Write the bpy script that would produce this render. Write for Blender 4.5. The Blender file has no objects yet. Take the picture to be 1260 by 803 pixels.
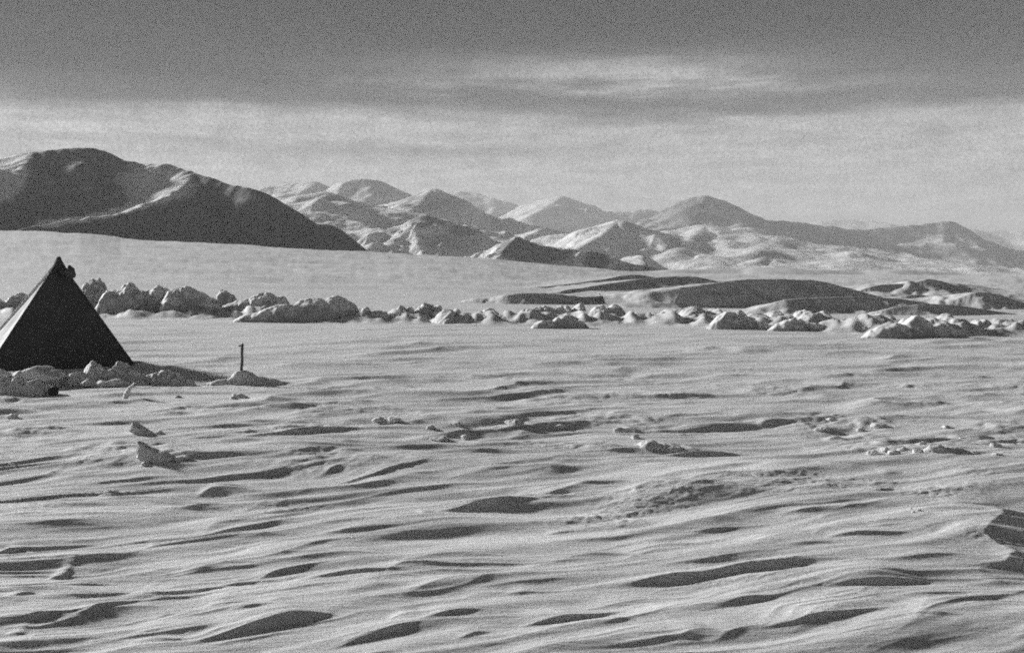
import bpy, bmesh, math, random
import numpy as np
from mathutils import Vector

# ------------------------------------------------------------------ camera
F = 1260.0            # focal length in pixels of the 1260 px wide photograph
HOR = 335.0           # eye level in the photograph
EYE = 1.7
PITCH = math.atan((401.5 - HOR) / F)
scene = bpy.context.scene
col = scene.collection
cam_data = bpy.data.cameras.new("camera")
cam = bpy.data.objects.new("camera", cam_data)
col.objects.link(cam)
cam.location = (0, 0, EYE)
cam.rotation_euler = (math.pi / 2 - PITCH, 0, 0)
cam_data.sensor_fit = 'HORIZONTAL'
cam_data.sensor_width = 36.0
cam_data.lens = 36.0
cam_data.clip_start = 0.1
cam_data.clip_end = 30000
scene.camera = cam

# ------------------------------------------------------------------ light
SUN_EL = math.radians(18.0)
SUN_AZ = math.radians(34.0)       # degrees beyond square left, ahead of the camera
SD = Vector((-math.cos(SUN_EL) * math.cos(SUN_AZ), math.cos(SUN_EL) * math.sin(SUN_AZ), math.sin(SUN_EL)))
sun_data = bpy.data.lights.new("sun", 'SUN')
sun_data.energy = 5.0
sun_data.angle = math.radians(4.0)       # the sun stands in thin veil cloud
sun_data.color = (1.0, 1.0, 1.0)
sun = bpy.data.objects.new("sun", sun_data)
col.objects.link(sun)
sun.rotation_euler = SD.to_track_quat('Z', 'Y').to_euler()
scene.view_settings.view_transform = 'Standard'
scene.view_settings.look = 'None'
scene.view_settings.gamma = 1.0
scene.view_settings.exposure = 0.74
scene.cycles.use_denoising = False          # keep the grain of a fast plate
scene.cycles.use_adaptive_sampling = True
scene.cycles.adaptive_threshold = 0.12
scene.cycles.adaptive_min_samples = 16
scene.cycles.filter_width = 1.9


# ------------------------------------------------------------------ projection helpers
def ray(px, py):
    u = (px - 630.0) / F
    v = (401.5 - py) / F
    cp, sp = math.cos(PITCH), math.sin(PITCH)
    return (u, cp + v * sp, -sp + v * cp)


def at(px, py, Y):
    """point of the place seen at that pixel of the photograph, Y metres ahead"""
    r = ray(px, py)
    t = Y / r[1]
    return (r[0] * t, Y, EYE + r[2] * t)


def gnd(px, py, z=0.0):
    r = ray(px, py)
    t = (z - EYE) / r[2]
    return (r[0] * t, r[1] * t)


# ------------------------------------------------------------------ world
world = bpy.data.worlds.new("World")
scene.world = world
world.use_nodes = True
nt = world.node_tree
nt.nodes.clear()


def N(tree, kind, **kw):
    n = tree.nodes.new(kind)
    for k, v in kw.items():
        setattr(n, k, v)
    return n


def M(tree, op, a, b=None, c=None):
    n = tree.nodes.new('ShaderNodeMath')
    n.operation = op
    for i, x in enumerate((a, b, c)):
        if x is None:
            continue
        if isinstance(x, (int, float)):
            n.inputs[i].default_value = x
        else:
            tree.links.new(x, n.inputs[i])
    return n.outputs[0]


def build_sky():
    L = nt.links.new
    sky = N(nt, 'ShaderNodeTexSky', sky_type='NISHITA', sun_disc=False)
    sky.sun_elevation = SUN_EL
    sky.sun_rotation = math.atan2(SD.x, SD.y)
    sky.altitude = 0
    bw = N(nt, 'ShaderNodeRGBToBW')
    L(sky.outputs[0], bw.inputs[0])
    soft = M(nt, 'POWER', bw.outputs[0], 0.25)       # the overcast evens out the clear sky's brightness
    tc = N(nt, 'ShaderNodeTexCoord')
    sep = N(nt, 'ShaderNodeSeparateXYZ')
    L(tc.outputs['Generated'], sep.inputs[0])
    mp = N(nt, 'ShaderNodeMapping')
    mp.inputs['Scale'].default_value = (1.0, 1.0, 9.0)
    L(tc.outputs['Generated'], mp.inputs[0])

    def noise(scale, detail, vec, rough=0.55):
        n = N(nt, 'ShaderNodeTexNoise')
        n.inputs['Scale'].default_value = scale
        n.inputs['Detail'].default_value = detail
        n.inputs['Roughness'].default_value = rough
        L(vec, n.inputs['Vector'])
        return n.outputs['Fac']
    n1 = noise(3.2, 5, mp.outputs[0])
    n2 = noise(14.0, 4, mp.outputs[0])
    z = sep.outputs['Z']
    zz = M(nt, 'ADD', z, M(nt, 'MULTIPLY', M(nt, 'SUBTRACT', n1, 0.5), 0.045))
    ramp = N(nt, 'ShaderNodeValToRGB')
    L(zz, ramp.inputs[0])
    cr = ramp.color_ramp
    cr.interpolation = 'EASE'
    stops = [(0.0, 0.54), (0.08, 0.54), (0.138, 0.48), (0.158, 0.085), (0.19, 0.020), (0.26, 0.006), (1.0, 0.06)]
    cr.elements[0].position, cr.elements[1].position = stops[0][0], stops[-1][0]
    for p, v in stops[1:-1]:
        cr.elements.new(p)
    for e, (p, v) in zip(cr.elements, stops):
        e.position = p
        e.color = (v, v, v, 1)
    val = N(nt, 'ShaderNodeRGBToBW')
    L(ramp.outputs[0], val.inputs[0])
    out = val.outputs[0]

    # single lens clouds, each at a bearing and height of its own
    def lens(px, py, rx, ry, gain, out):
        r = Vector(ray(px, py)).normalized()
        wx, wy = rx / F, ry / F
        sub = N(nt, 'ShaderNodeVectorMath', operation='SUBTRACT')
        wob = N(nt, 'ShaderNodeVectorMath', operation='ADD')
        cmb = N(nt, 'ShaderNodeCombineXYZ')
        L(M(nt, 'MULTIPLY', M(nt, 'SUBTRACT', n2, 0.5), wy * 1.6), cmb.inputs[2])
        L(tc.outputs['Generated'], wob.inputs[0])
        L(cmb.outputs[0], wob.inputs[1])
        L(wob.outputs[0], sub.inputs[0])
        sub.inputs[1].default_value = r
        mul = N(nt, 'ShaderNodeVectorMath', operation='MULTIPLY')
        L(sub.outputs[0], mul.inputs[0])
        mul.inputs[1].default_value = (1 / wx, 1 / wx, 1 / wy)
        ln = N(nt, 'ShaderNodeVectorMath', operation='LENGTH')
        L(mul.outputs[0], ln.inputs[0])
        g = M(nt, 'EXPONENT', M(nt, 'MULTIPLY', M(nt, 'POWER', ln.outputs['Value'], 2.0), -1.0))
        return M(nt, 'MULTIPLY', out, M(nt, 'ADD', 1.0, M(nt, 'MULTIPLY', g, gain)))
    out = lens(640, 86, 200, 18, 8.0, out)
    out = lens(900, 88, 200, 26, 4.0, out)
    out = lens(660, 122, 170, 13, -0.25, out)
    out = lens(480, 186, 260, 8, -0.42, out)
    out = lens(40, 160, 130, 12, 0.18, out)
    out = lens(190, 172, 130, 6, -0.15, out)
    n3 = noise(34.0, 5, tc.outputs['Generated'], 0.7)
    strk = M(nt, 'ADD', 0.10, M(nt, 'ADD', M(nt, 'MULTIPLY', n2, 1.0), M(nt, 'MULTIPLY', n3, 0.8)))
    out = M(nt, 'MULTIPLY', out, strk)
    grain = noise(420, 1.0, tc.outputs['Generated'], 0.6)
    out = M(nt, 'MULTIPLY', out, M(nt, 'ADD', 0.45, M(nt, 'MULTIPLY', grain, 1.1)))
    out = M(nt, 'MULTIPLY', out, soft)
    bg = N(nt, 'ShaderNodeBackground')
    comb = N(nt, 'ShaderNodeCombineColor')
    for i in range(3):
        L(out, comb.inputs[i])
    L(comb.outputs[0], bg.inputs[0])
    bg.inputs[1].default_value = 0.1 * SKY_GAIN
    wo = N(nt, 'ShaderNodeOutputWorld')
    L(bg.outputs[0], wo.inputs[0])


SKY_GAIN = 3.6
build_sky()


# ------------------------------------------------------------------ materials
def mat_base(name):
    m = bpy.data.materials.new(name)
    m.use_nodes = True
    t = m.node_tree
    b = t.nodes['Principled BSDF']
    return m, t, b


def tex(t, vec, scale, detail=4, rough=0.55):
    n = t.nodes.new('ShaderNodeTexNoise')
    n.inputs['Scale'].default_value = scale
    n.inputs['Detail'].default_value = detail
    n.inputs['Roughness'].default_value = rough
    t.links.new(vec, n.inputs['Vector'])
    return n.outputs['Fac']


def coords(t, scale=(1, 1, 1), rot=0.0, kind='Object'):
    tc = t.nodes.new('ShaderNodeTexCoord')
    if kind == 'world':
        g = t.nodes.new('ShaderNodeNewGeometry')
        src = g.outputs['Position']
    else:
        src = tc.outputs[kind]
    mp = t.nodes.new('ShaderNodeMapping')
    mp.inputs['Scale'].default_value = scale
    mp.inputs['Rotation'].default_value = (0, 0, rot)
    t.links.new(src, mp.inputs[0])
    return mp.outputs[0]


def grey(t, val, sock):
    c = t.nodes.new('ShaderNodeCombineColor')
    for i in range(3):
        t.links.new(val, c.inputs[i])
    t.links.new(c.outputs[0], sock)


def bump(t, b, height, strength, dist, prev=None):
    n = t.nodes.new('ShaderNodeBump')
    n.inputs['Strength'].default_value = strength
    n.inputs['Distance'].default_value = dist
    t.links.new(height, n.inputs['Height'])
    if prev is not None:
        t.links.new(prev, n.inputs['Normal'])
    t.links.new(n.outputs[0], b.inputs['Normal'])
    return n.outputs[0]


WIND = math.radians(22)


def snow_ground():
    m, t, b = mat_base("wind_packed_snow")
    v = coords(t, (1, 1, 1), 0, 'world')
    va = coords(t, (1.0, 6.0, 1.0), -WIND, 'world')
    # the grains and crust
    n1 = tex(t, va, 2.2, 6, 0.65)
    n2 = tex(t, v, 4, 9, 0.92)
    n3 = tex(t, va, 0.35, 4)
    base = M(t, 'ADD', 0.54, M(t, 'MULTIPLY', n1, 0.12))
    base = M(t, 'ADD', base, M(t, 'MULTIPLY', M(t, 'SUBTRACT', n2, 0.5), 0.55))
    base = M(t, 'ADD', base, M(t, 'MULTIPLY', M(t, 'SUBTRACT', n3, 0.5), 0.55))
    base = M(t, 'MINIMUM', base, 0.9)
    grey(t, base, b.inputs['Base Color'])
    b.inputs['Roughness'].default_value = 0.75
    b.inputs['Specular IOR Level'].default_value = 0.2
    va2 = coords(t, (1.0, 5.0, 1.0), -WIND, 'world')
    p = bump(t, b, tex(t, va2, 5.0, 7, 0.68), 0.5, 0.035)
    p = bump(t, b, tex(t, v, 55, 4, 0.7), 0.5, 0.006, p)
    return m


def snow_block():
    m, t, b = mat_base("packed_snow_lump")
    v = coords(t, (1, 1, 1), 0, 'world')
    n1 = tex(t, v, 1.6, 6, 0.65)
    n2 = tex(t, v, 24, 4, 0.6)
    base = M(t, 'ADD', 0.50, M(t, 'MULTIPLY', n1, 0.22))
    base = M(t, 'ADD', base, M(t, 'MULTIPLY', M(t, 'SUBTRACT', n2, 0.5), 0.24))
    base = M(t, 'MINIMUM', base, 0.9)
    grey(t, base, b.inputs['Base Color'])
    b.inputs['Roughness'].default_value = 0.75
    b.inputs['Specular IOR Level'].default_value = 0.2
    p = bump(t, b, tex(t, v, 5, 6, 0.6), 0.6, 0.08)
    p = bump(t, b, tex(t, v, 30, 4, 0.7), 0.5, 0.015, p)
    return m


def mountain_mat():
    m, t, b = mat_base("mountain_snow_and_rock")
    v = coords(t, (1, 1, 1), 0, 'world')
    at_ = t.nodes.new('ShaderNodeAttribute')
    at_.attribute_name = "rock"
    n1 = tex(t, v, 0.02, 8, 0.65)
    n2 = tex(t, v, 0.25, 5, 0.65)
    # rock shows where the mask, broken up by noise, is high
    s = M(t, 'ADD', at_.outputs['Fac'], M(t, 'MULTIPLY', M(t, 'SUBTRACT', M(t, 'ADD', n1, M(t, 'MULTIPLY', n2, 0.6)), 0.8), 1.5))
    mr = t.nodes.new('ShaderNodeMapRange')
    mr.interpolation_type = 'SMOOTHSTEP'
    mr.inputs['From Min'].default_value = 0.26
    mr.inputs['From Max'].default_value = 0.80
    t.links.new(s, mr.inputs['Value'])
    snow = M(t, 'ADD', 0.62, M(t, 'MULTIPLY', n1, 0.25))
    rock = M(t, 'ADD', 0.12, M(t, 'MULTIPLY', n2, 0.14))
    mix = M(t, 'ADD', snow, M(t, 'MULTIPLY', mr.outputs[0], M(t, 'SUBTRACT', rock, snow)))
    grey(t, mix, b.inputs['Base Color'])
    b.inputs['Roughness'].default_value = 0.85
    b.inputs['Specular IOR Level'].default_value = 0.15
    p = bump(t, b, n1, 0.5, 12.0)
    p = bump(t, b, n2, 0.4, 2.0, p)
    return m


def canvas_mat():
    m, t, b = mat_base("weathered_tent_canvas")
    v = coords(t)
    n1 = tex(t, v, 3.0, 6, 0.6)
    n2 = tex(t, v, 60, 3, 0.6)
    wv = t.nodes.new('ShaderNodeTexWave')
    wv.inputs['Scale'].default_value = 90
    wv.inputs['Distortion'].default_value = 1.0
    t.links.new(coords(t), wv.inputs['Vector'])
    base = M(t, 'ADD', 0.04, M(t, 'MULTIPLY', n1, 0.07))
    base = M(t, 'ADD', base, M(t, 'MULTIPLY', n2, 0.03))
    grey(t, base, b.inputs['Base Color'])
    b.inputs['Roughness'].default_value = 0.9
    b.inputs['Specular IOR Level'].default_value = 0.1
    p = bump(t, b, tex(t, v, 5, 4), 0.35, 0.05)
    p = bump(t, b, wv.outputs['Fac'], 0.2, 0.003, p)
    return m


def plain(name, lo, hi, scale, rough=0.8):
    m, t, b = mat_base(name)
    v = coords(t)
    n = tex(t, v, scale, 5)
    grey(t, M(t, 'ADD', lo, M(t, 'MULTIPLY', n, hi - lo)), b.inputs['Base Color'])
    b.inputs['Roughness'].default_value = rough
    bump(t, b, n, 0.3, 0.01)
    return m


MAT_GROUND = snow_ground()
MAT_SNOW = snow_block()
MAT_MOUNT = mountain_mat()
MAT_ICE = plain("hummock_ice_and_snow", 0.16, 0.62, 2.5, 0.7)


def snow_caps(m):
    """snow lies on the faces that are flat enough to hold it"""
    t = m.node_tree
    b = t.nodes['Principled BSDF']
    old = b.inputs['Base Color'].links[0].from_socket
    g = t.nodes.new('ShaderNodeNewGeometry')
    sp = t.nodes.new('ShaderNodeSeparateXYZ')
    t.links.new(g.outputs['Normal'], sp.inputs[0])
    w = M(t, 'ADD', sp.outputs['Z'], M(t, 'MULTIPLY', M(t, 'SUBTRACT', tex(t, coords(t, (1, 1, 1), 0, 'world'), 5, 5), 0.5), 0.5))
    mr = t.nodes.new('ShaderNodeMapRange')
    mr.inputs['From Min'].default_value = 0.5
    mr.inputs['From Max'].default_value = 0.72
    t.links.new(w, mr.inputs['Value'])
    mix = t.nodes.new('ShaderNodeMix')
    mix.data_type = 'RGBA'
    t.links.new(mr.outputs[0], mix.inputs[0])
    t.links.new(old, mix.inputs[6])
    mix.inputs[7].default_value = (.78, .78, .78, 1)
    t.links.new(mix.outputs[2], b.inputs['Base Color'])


snow_caps(MAT_ICE)
MAT_CANVAS = canvas_mat()
MAT_CANVAS_SUNLIT = plain("sunlit_rimed_canvas", 0.35, 0.9, 7, 0.9)  # paler mottled canvas: sunlight on the left wall put into its colour, with some rime
MAT_WOOD = plain("dark_weathered_wood", 0.05, 0.14, 20)
MAT_CLOTH = plain("dark_flag_cloth", 0.05, 0.12, 30)
MAT_TIN = plain("blackened_tin", 0.02, 0.06, 12, 0.6)


# ------------------------------------------------------------------ numpy noise
def _hash(ix, iy, seed):
    h = (ix.astype(np.int64) * 374761393 + iy.astype(np.int64) * 668265263 + seed * 1442695041) & 0x7fffffff
    h = ((h ^ (h >> 13)) * 1274126177) & 0x7fffffff
    return (h ^ (h >> 16)) & 0xffff


def gnoise(x, y, seed=0):
    """gradient noise, about -1..1"""
    ix, iy = np.floor(x), np.floor(y)
    fx, fy = x - ix, y - iy
    ux = fx * fx * fx * (fx * (fx * 6 - 15) + 10)
    uy = fy * fy * fy * (fy * (fy * 6 - 15) + 10)
    ix, iy = ix.astype(np.int64), iy.astype(np.int64)

    def g(dx, dy):
        a = _hash(ix + dx, iy + dy, seed) * (2 * math.pi / 65536.0)
        return np.cos(a) * (fx - dx) + np.sin(a) * (fy - dy)
    a, b_, c, d = g(0, 0), g(1, 0), g(0, 1), g(1, 1)
    return 1.5 * ((a + (b_ - a) * ux) * (1 - uy) + (c + (d - c) * ux) * uy)


def fbm(x, y, oct=4, seed=0, gain=0.5):
    s, a, f = 0, 1.0, 1.0
    for k in range(oct):
        s = s + a * gnoise(x * f, y * f, seed + k * 17)
        a *= gain
        f *= 2.03
    return s


def sstep(x, a, b):
    t = np.clip((x - a) / (b - a), 0, 1)
    return t * t * (3 - 2 * t)


# ------------------------------------------------------------------ mesh helpers
def grid_mesh(name, X, Y, Z, keep=None, smooth=True):
    """one mesh from a rows x columns heightfield; keep: mask of quads"""
    r, c = X.shape
    co = np.stack([X, Y, Z], -1).reshape(-1, 3).astype(np.float32)
    i = np.arange(r * c, dtype=np.int32).reshape(r, c)
    q = np.stack([i[:-1, :-1], i[:-1, 1:], i[1:, 1:], i[1:, :-1]], -1).reshape(-1, 4)
    if keep is not None:
        q = q[keep.reshape(-1)]
        used = np.unique(q)
        remap = np.full(r * c, -1, np.int32)
        remap[used] = np.arange(len(used), dtype=np.int32)
        co = co[used]
        q = remap[q]
    else:
        used = None
    me = bpy.data.meshes.new(name)
    me.vertices.add(len(co))
    me.vertices.foreach_set("co", co.reshape(-1))
    me.loops.add(len(q) * 4)
    me.loops.foreach_set("vertex_index", q.reshape(-1).astype(np.int32))
    me.polygons.add(len(q))
    me.polygons.foreach_set("loop_start", np.arange(0, len(q) * 4, 4, dtype=np.int32))
    me.polygons.foreach_set("use_smooth", np.full(len(q), smooth, bool))
    me.update(calc_edges=True)
    return me, used


def link(name, me, mat=None, loc=(0, 0, 0), parent=None):
    o = bpy.data.objects.new(name, me)
    col.objects.link(o)
    o.location = loc
    if mat is not None:
        me.materials.append(mat)
    if parent is not None:
        o.parent = parent
    return o


def tag(o, label, cat, group=None):
    o['label'] = label
    o['category'] = cat
    if group:
        o['group'] = group
    return o


def bm_obj(name, bm, mat, loc=(0, 0, 0), parent=None, smooth=False):
    me = bpy.data.meshes.new(name)
    bm.normal_update()
    bm.to_mesh(me)
    bm.free()
    if smooth:
        for p in me.polygons:
            p.use_smooth = True
    return link(name, me, mat, loc, parent)


# ------------------------------------------------------------------ the snow plain
# wind-carved steps: (x0, y0, x1, y1) of the foot of the shaded face and its height, in pixels of the photograph
S = [
 (38,497,140,494,4),(102,503,203,494,5),(58,509,124,509,5),(132,510,178,508,4),(188,512,246,502,5),
 (-20,531,127,537,5),(-20,541,84,542,6),(33,536,112,540,4),(213,549,312,540,5),(269,556,322,553,4),
 (122,566,163,564,7),(152,581,246,582,7),(51,586,67,586,5),(109,602,168,602,3),(118,611,142,610,7),
 (246,609,315,605,10),(56,617,127,615,4),(25,624,178,621,4),(-10,638,89,631,6),(89,629,208,622,4),(223,624,280,622,4),
 (-10,640,178,629,5),(-10,646,142,641,3),(0,672,41,670,8),(41,668,228,656,4),(183,667,200,665,3),
 (-10,689,132,680,8),(52,703,76,702,13),(-10,720,119,713,6),(10,726,152,716,9),(0,743,41,736,8),(38,735,107,733,2),
 (-10,777,120,756,8),(100,763,175,741,12),(150,740,240,737,4),(0,788,25,786,6),(137,706,280,696,7),(200,704,322,694,6),
 (254,694,420,686,4),(249,756,310,750,8),(223,767,322,758,6),(163,787,254,775,4),(200,786,270,777,5),
 (252,794,402,768,27),(264,727,320,723,2),
 (310,667,472,654,5),(300,674,345,672,3),(310,683,488,676,3),(290,696,470,684,8),(323,712,412,693,7),
 (355,724,490,714,12),(498,694,622,685,8),(488,716,561,704,8),(503,745,610,723,9),(482,772,528,769,7),
 (522,775,592,764,10),(406,806,513,780,9),(290,762,345,754,4),(560,800,602,789,6),(574,746,640,741,6),(335,735,437,727,4),
 (298,548,447,533,19),(412,522,566,525,9),(508,542,590,537,8),(566,515,625,515,6),(310,559,425,556,5),
 (328,574,415,563,5),(396,588,452,575,6),(386,604,535,575,10),(470,561,566,561,8),(495,591,570,582,4),(520,568,640,565,6),
 (560,592,720,580,12),(555,632,690,616,11),(630,620,775,597,9),(523,637,540,634,4),(310,636,406,624,4),
 (640,540,725,524,10),(754,513,803,512,4),(765,531,790,530,8),(716,563,793,557,6),(825,566,925,557,11),
 (828,500,860,500,4),(868,524,925,524,7),(785,616,860,607,10),(850,602,922,598,11),(680,573,765,571,6),
 (630,648,785,638,8),(678,658,712,654,4),(645,712,800,699,15),(780,700,890,681,14),(860,658,960,652,6),
 (757,732,875,725,7),(724,760,850,745,8),(650,781,768,764,14),(625,802,768,780,10),(630,741,690,738,6),(884,765,950,754,5),
 (835,806,882,798,8),(970,642,1060,634,6),(1005,672,1035,669,5),(1025,676,1112,670,10),(970,685,1040,682,4),
 (1070,658,1128,652,4),(1076,663,1113,659,3),(1031,740,1143,730,17),(1009,754,1122,742,7),(938,794,1112,770,12),
 (1050,791,1184,784,5),(1150,779,1262,739,12),(1103,707,1194,698,4),(880,806,940,790,6),
 (1075,485,1184,486,4),(1001,496,1042,495,6),(1052,504,1133,504,7),(1118,503,1200,500,4),(1184,515,1226,511,8),
 (1014,528,1042,528,6),(1016,540,1045,540,8),(1150,540,1190,541,3),(993,555,1037,555,6),(1179,605,1240,598,6),
 (1087,590,1113,589,4),(1062,600,1118,600,4),(1128,615,1156,614,4),(940,523,980,521,8),(1225,503,1275,504,5),
 (1090,469,1245,468,3),(970,601,982,601,3),(862,435,905,433,7),(910,436,972,435,6),
 (560,632,935,622,26),(395,800,700,775,12),
 (1226,642,1290,641,7),(1214,664,1290,665,10),(1226,677,1290,677,5),(1240,702,1290,700,10),
 (1215,566,1275,570,6),(1180,545,1275,548,4),(700,480,745,479,4),(1120,476,1160,474,3),(1010,470,1060,472,3),
]
# those with a steep, fully shaded face
BROAD = {(560,632),(395,800),(1005,672),(1070,658),(645,712),(780,700),(560,592),(785,616),(850,602),(640,540),(868,524),(488,716),(503,745),(574,746),(630,648)}      # broad and gently shaded
HARD = {(1226,642),(1214,664),(1226,677),(1240,702),(355,724),(522,775),(938,794),(1031,740),(406,806),(650,781),(386,604),(1184,515),(218,786),(137,706),(1179,605),(1025,676)}
rng = random.Random(5)


def H(X, Y, px):
    """height of the snow at X, Y; px = size of a vertex cell in metres, for fading out what the mesh cannot hold"""
    d = np.maximum(Y, 2.0)
    ca, sa = math.cos(WIND), math.sin(WIND)
    wx = X + 0.25 * gnoise(X / 1.7, Y / 1.7, 3) + 0.05 * gnoise(X / .4, Y / .4, 4)
    wy = Y + 0.22 * gnoise(X / 2.1, Y / 1.1, 5) + 0.035 * gnoise(X / .5, Y / .25, 6)
    U = ca * wx + sa * wy
    V = -sa * wx + ca * wy
    h = np.zeros_like(X)
    # swells
    nearf = 1 - 0.75 * sstep(Y, 9, 14) * (1 - sstep(Y, 60, 120))
    h += 0.085 * nearf * fbm(X / 5.0, Y / 3.4, 2, 11)
    h += 0.050 * nearf * fbm(U / 2.6, V / 0.95, 2, 14) * (0.4 + 0.6 * sstep(Y, 3, 7))
    h += 0.017 * nearf * fbm(U / 1.2, V / 0.33, 2, 15)
    h += 0.011 * np.clip(.22 / (6 * px) - .4, 0, 1) * fbm(U / 1.9, V / 0.20, 2, 16)

    def carve(lu, lv, amp, seed, sharp=2.0):
        n = gnoise(U / lu, V / lv, seed) + 0.45 * np.clip(lv / (14.0 * px) - 0.4, 0, 1) * gnoise(U / lu * 2.1, V / lv * 2.2, seed + 1)
        # rises abruptly on the near side, falls slowly away: compare with a copy moved in V
        r = np.maximum(0, 0.25 + n)
        fade = np.clip(lv / (5.0 * px) - 0.4, 0, 1)
        n2_ = gnoise((U + 9) / lu * .7, V / lv * .8 + 0.35 * n, seed + 4)
        r = np.where(n2_ > 0, r, r * np.maximum(0, 1 + 4 * n2_))
        return amp * fade * np.power(r, sharp * 0.6)
    def steps(lu, lv, amp, seed, lo=-0.05, hi=0.55):
        p = V / lv + 0.75 * gnoise(U / lu, V / lv * .45, seed) + 0.2 * gnoise(U / lu * 3.1, V / lv, seed + 1)
        s_ = p - np.floor(p)
        ff = np.clip(np.maximum(0.32 + 0.16 * gnoise(U / lu * 1.3, V / lv * .4, seed + 8), 4.5 * px / lv), 0.14, .6)
        prof = np.where(s_ < ff, np.clip(s_ / ff, 0, 1) ** 1.5, np.clip(1 - (s_ - ff) / (1 - ff), 0, 1) ** 1.4)
        a_ = gnoise(U / lu * .9 + 13 * np.floor(p), np.floor(p) * 7.31 + V * 0, seed + 2) + 0.5 * gnoise(X / (lu * 1.1), Y / (lu * .8), seed + 3)
        a_ = sstep(a_, lo, hi)
        fade = np.clip(lv / (9.0 * px) - 0.5, 0, 1)
        return amp * a_ * prof * fade
    left = 0.75 + 0.85 * sstep(-X / np.maximum(Y, 3), .15, .42)
    h += nearf * steps(2.4, 0.50, 0.028, 121) * np.minimum(left, 1)
    h += nearf * steps(1.1, 0.20, 0.014, 125) * left
    h += steps(0.55, 0.085, 0.0060, 129) * left
    h += steps(0.28, 0.040, 0.0026, 133, -.2, .5)
    # broken crust in patches
    crust = sstep(gnoise(X / 1.5 + 31, Y / 1.2, 151) + .4 * gnoise(X / .5, Y / .4, 152), .05, .55)
    fc = np.clip(.09 / (5 * px) - .4, 0, 1)
    h += crust * sstep(Y, 4.6, 6.8) * fc * 0.009 * np.abs(fbm(U / .16, V / .09, 3, 153))
    h += crust * np.clip(.3 / (5 * px) - .4, 0, 1) * sstep(Y, 7, 10) * 0.030 * np.abs(fbm(U / .5, V / .3, 3, 157))
    midf = sstep(Y, 8, 13)
    h += midf * steps(1.6, 0.45, 0.028, 137, -.3, .4)
    h += midf * steps(2.4, 0.9, 0.052, 141, -.2, .4)
    h += sstep(Y, 16, 22) * steps(4.0, 1.6, 0.07, 145, -.3, .4)
    patch = 0.35 + 0.65 * sstep(gnoise(X / 3.1, Y / 2.3, 40), -0.3, 0.5)
    patch2 = 0.3 + 0.7 * sstep(gnoise(X / 1.7, Y / 1.2, 41), -0.3, 0.5)
    h += carve(3.0, 0.55, 0.015, 21) * patch
    h += carve(1.3, 0.16, 0.010, 25) * patch2 * patch
    h += carve(0.7, 0.07, 0.0050, 29) * patch * patch * sstep(gnoise(X / .9, Y / .8, 43), -.1, .6)
    h += carve(0.25, 0.03, 0.0016, 30) * patch2
    h += carve(6.0, 1.6, 0.03, 33)
    # rougher crust between the tent and the ice hummocks
    mid = sstep(Y, 9, 16)
    h += mid * carve(0.8, 0.28, 0.015, 50)
    h += mid * carve(1.6, 0.6, 0.025, 51)
    h += mid * carve(3.2, 1.5, 0.030, 55)
    # the steps seen in the photograph
    for k, (x0, y0, x1, y1, th) in enumerate(S):
        a = np.array(gnd(x0, y0))
        b_ = np.array(gnd(x1, y1))
        dist = 0.5 * (a[1] + b_[1])
        ax = b_ - a
        ln = np.hypot(*ax)
        ax /= ln
        nv = np.array([-ax[1], ax[0]])
        Ht = 0.42 * th * dist / F
        hard = (th >= 17 or (x0, y0) in HARD) and (x0, y0) not in BROAD
        if hard:
            w = 1.5 * Ht
        elif (x0, y0) in BROAD:
            w = 7.5 * Ht
            Ht *= 0.95
        elif x0 < 130:
            w = (1.3 + 0.9 * abs(math.sin(k * 1.93 + .4))) * Ht
            Ht *= 1.1
        else:
            w = (2.4 + 2.8 * abs(math.sin(k * 1.93 + .4))) * Ht
            Ht *= 1.2
        Lb = 0.05 + 3.2 * Ht + 0.05 * ln
        R = 3.5 * Lb + .2
        msk = (np.abs(X - (a[0] + b_[0]) / 2) < ln * 0.6 + R) & (np.abs(Y - dist) < ln * 0.6 + R)
        ii = np.nonzero(msk)
        if len(ii[0]) == 0:
            continue
        xx = X[ii] + (wx[ii] - X[ii]) * 0.15
        yy = Y[ii] + (wy[ii] - Y[ii]) * 0.20
        t = ((xx - a[0]) * ax[0] + (yy - a[1]) * ax[1]) / ln
        v = (xx - a[0]) * nv[0] + (yy - a[1]) * nv[1]
        v = v + 0.6 * Ht * gnoise(t * ln / (0.14 + 4 * Ht), t * 0 + k * 3.7, 70)
        sk = 0.62 if th > 14 else 0.5 + 0.14 * math.sin(k * 2.4)
        t = (t + 0.12) / 1.24
        tt = np.clip(np.where(t < sk, t / sk, (1 - t) / (1 - sk)), 0, 1)
        env = np.sin(0.5 * math.pi * tt) ** 1.3
        we = np.maximum(w * (0.25 + 0.75 * env), 4.0 * px[ii])
        face = np.clip(v / we, 0, 1) ** 1.6
        Le = Lb * (0.25 + 0.75 * env)
        back = np.where(v > we, np.exp(-np.power(np.maximum(0, v - we) / Le, 1.2)), 1.0)
        h[ii] += Ht * env * face * back * (1 + 0.2 * gnoise(t * ln / .25, v / .06, 71))
    # the curled wind lip at the right, sharp edge falling to the right
    ys = np.array([706, 697, 684, 675, 664, 650, 636, 627, 619, 612])
    xs = np.array([1200, 1236, 1247, 1226, 1208, 1216, 1233, 1222, 1150, 1095])
    g = np.array([gnd(x + 2, y + 6) for x, y in zip(xs, ys)])
    o = np.argsort(g[:, 1])
    Xc = np.interp(Y, g[o, 1], g[o, 0])
    Yn, Yf = g[o, 1][0], g[o, 1][-1]
    env = sstep(Y, Yn - .25, Yn + .25) * (1 - sstep(Y, Yf - .9, Yf + .2))
    dx = Xc - X
    dx = dx + 0.006 * gnoise(X / .06, Y / .06, 77)
    lip = np.where(dx > 0, np.exp(-np.maximum(dx, 0) / 0.8), np.clip(1 + dx / 0.30, 0, 1) ** 1.3)
    h += 0.055 * env * lip
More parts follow.
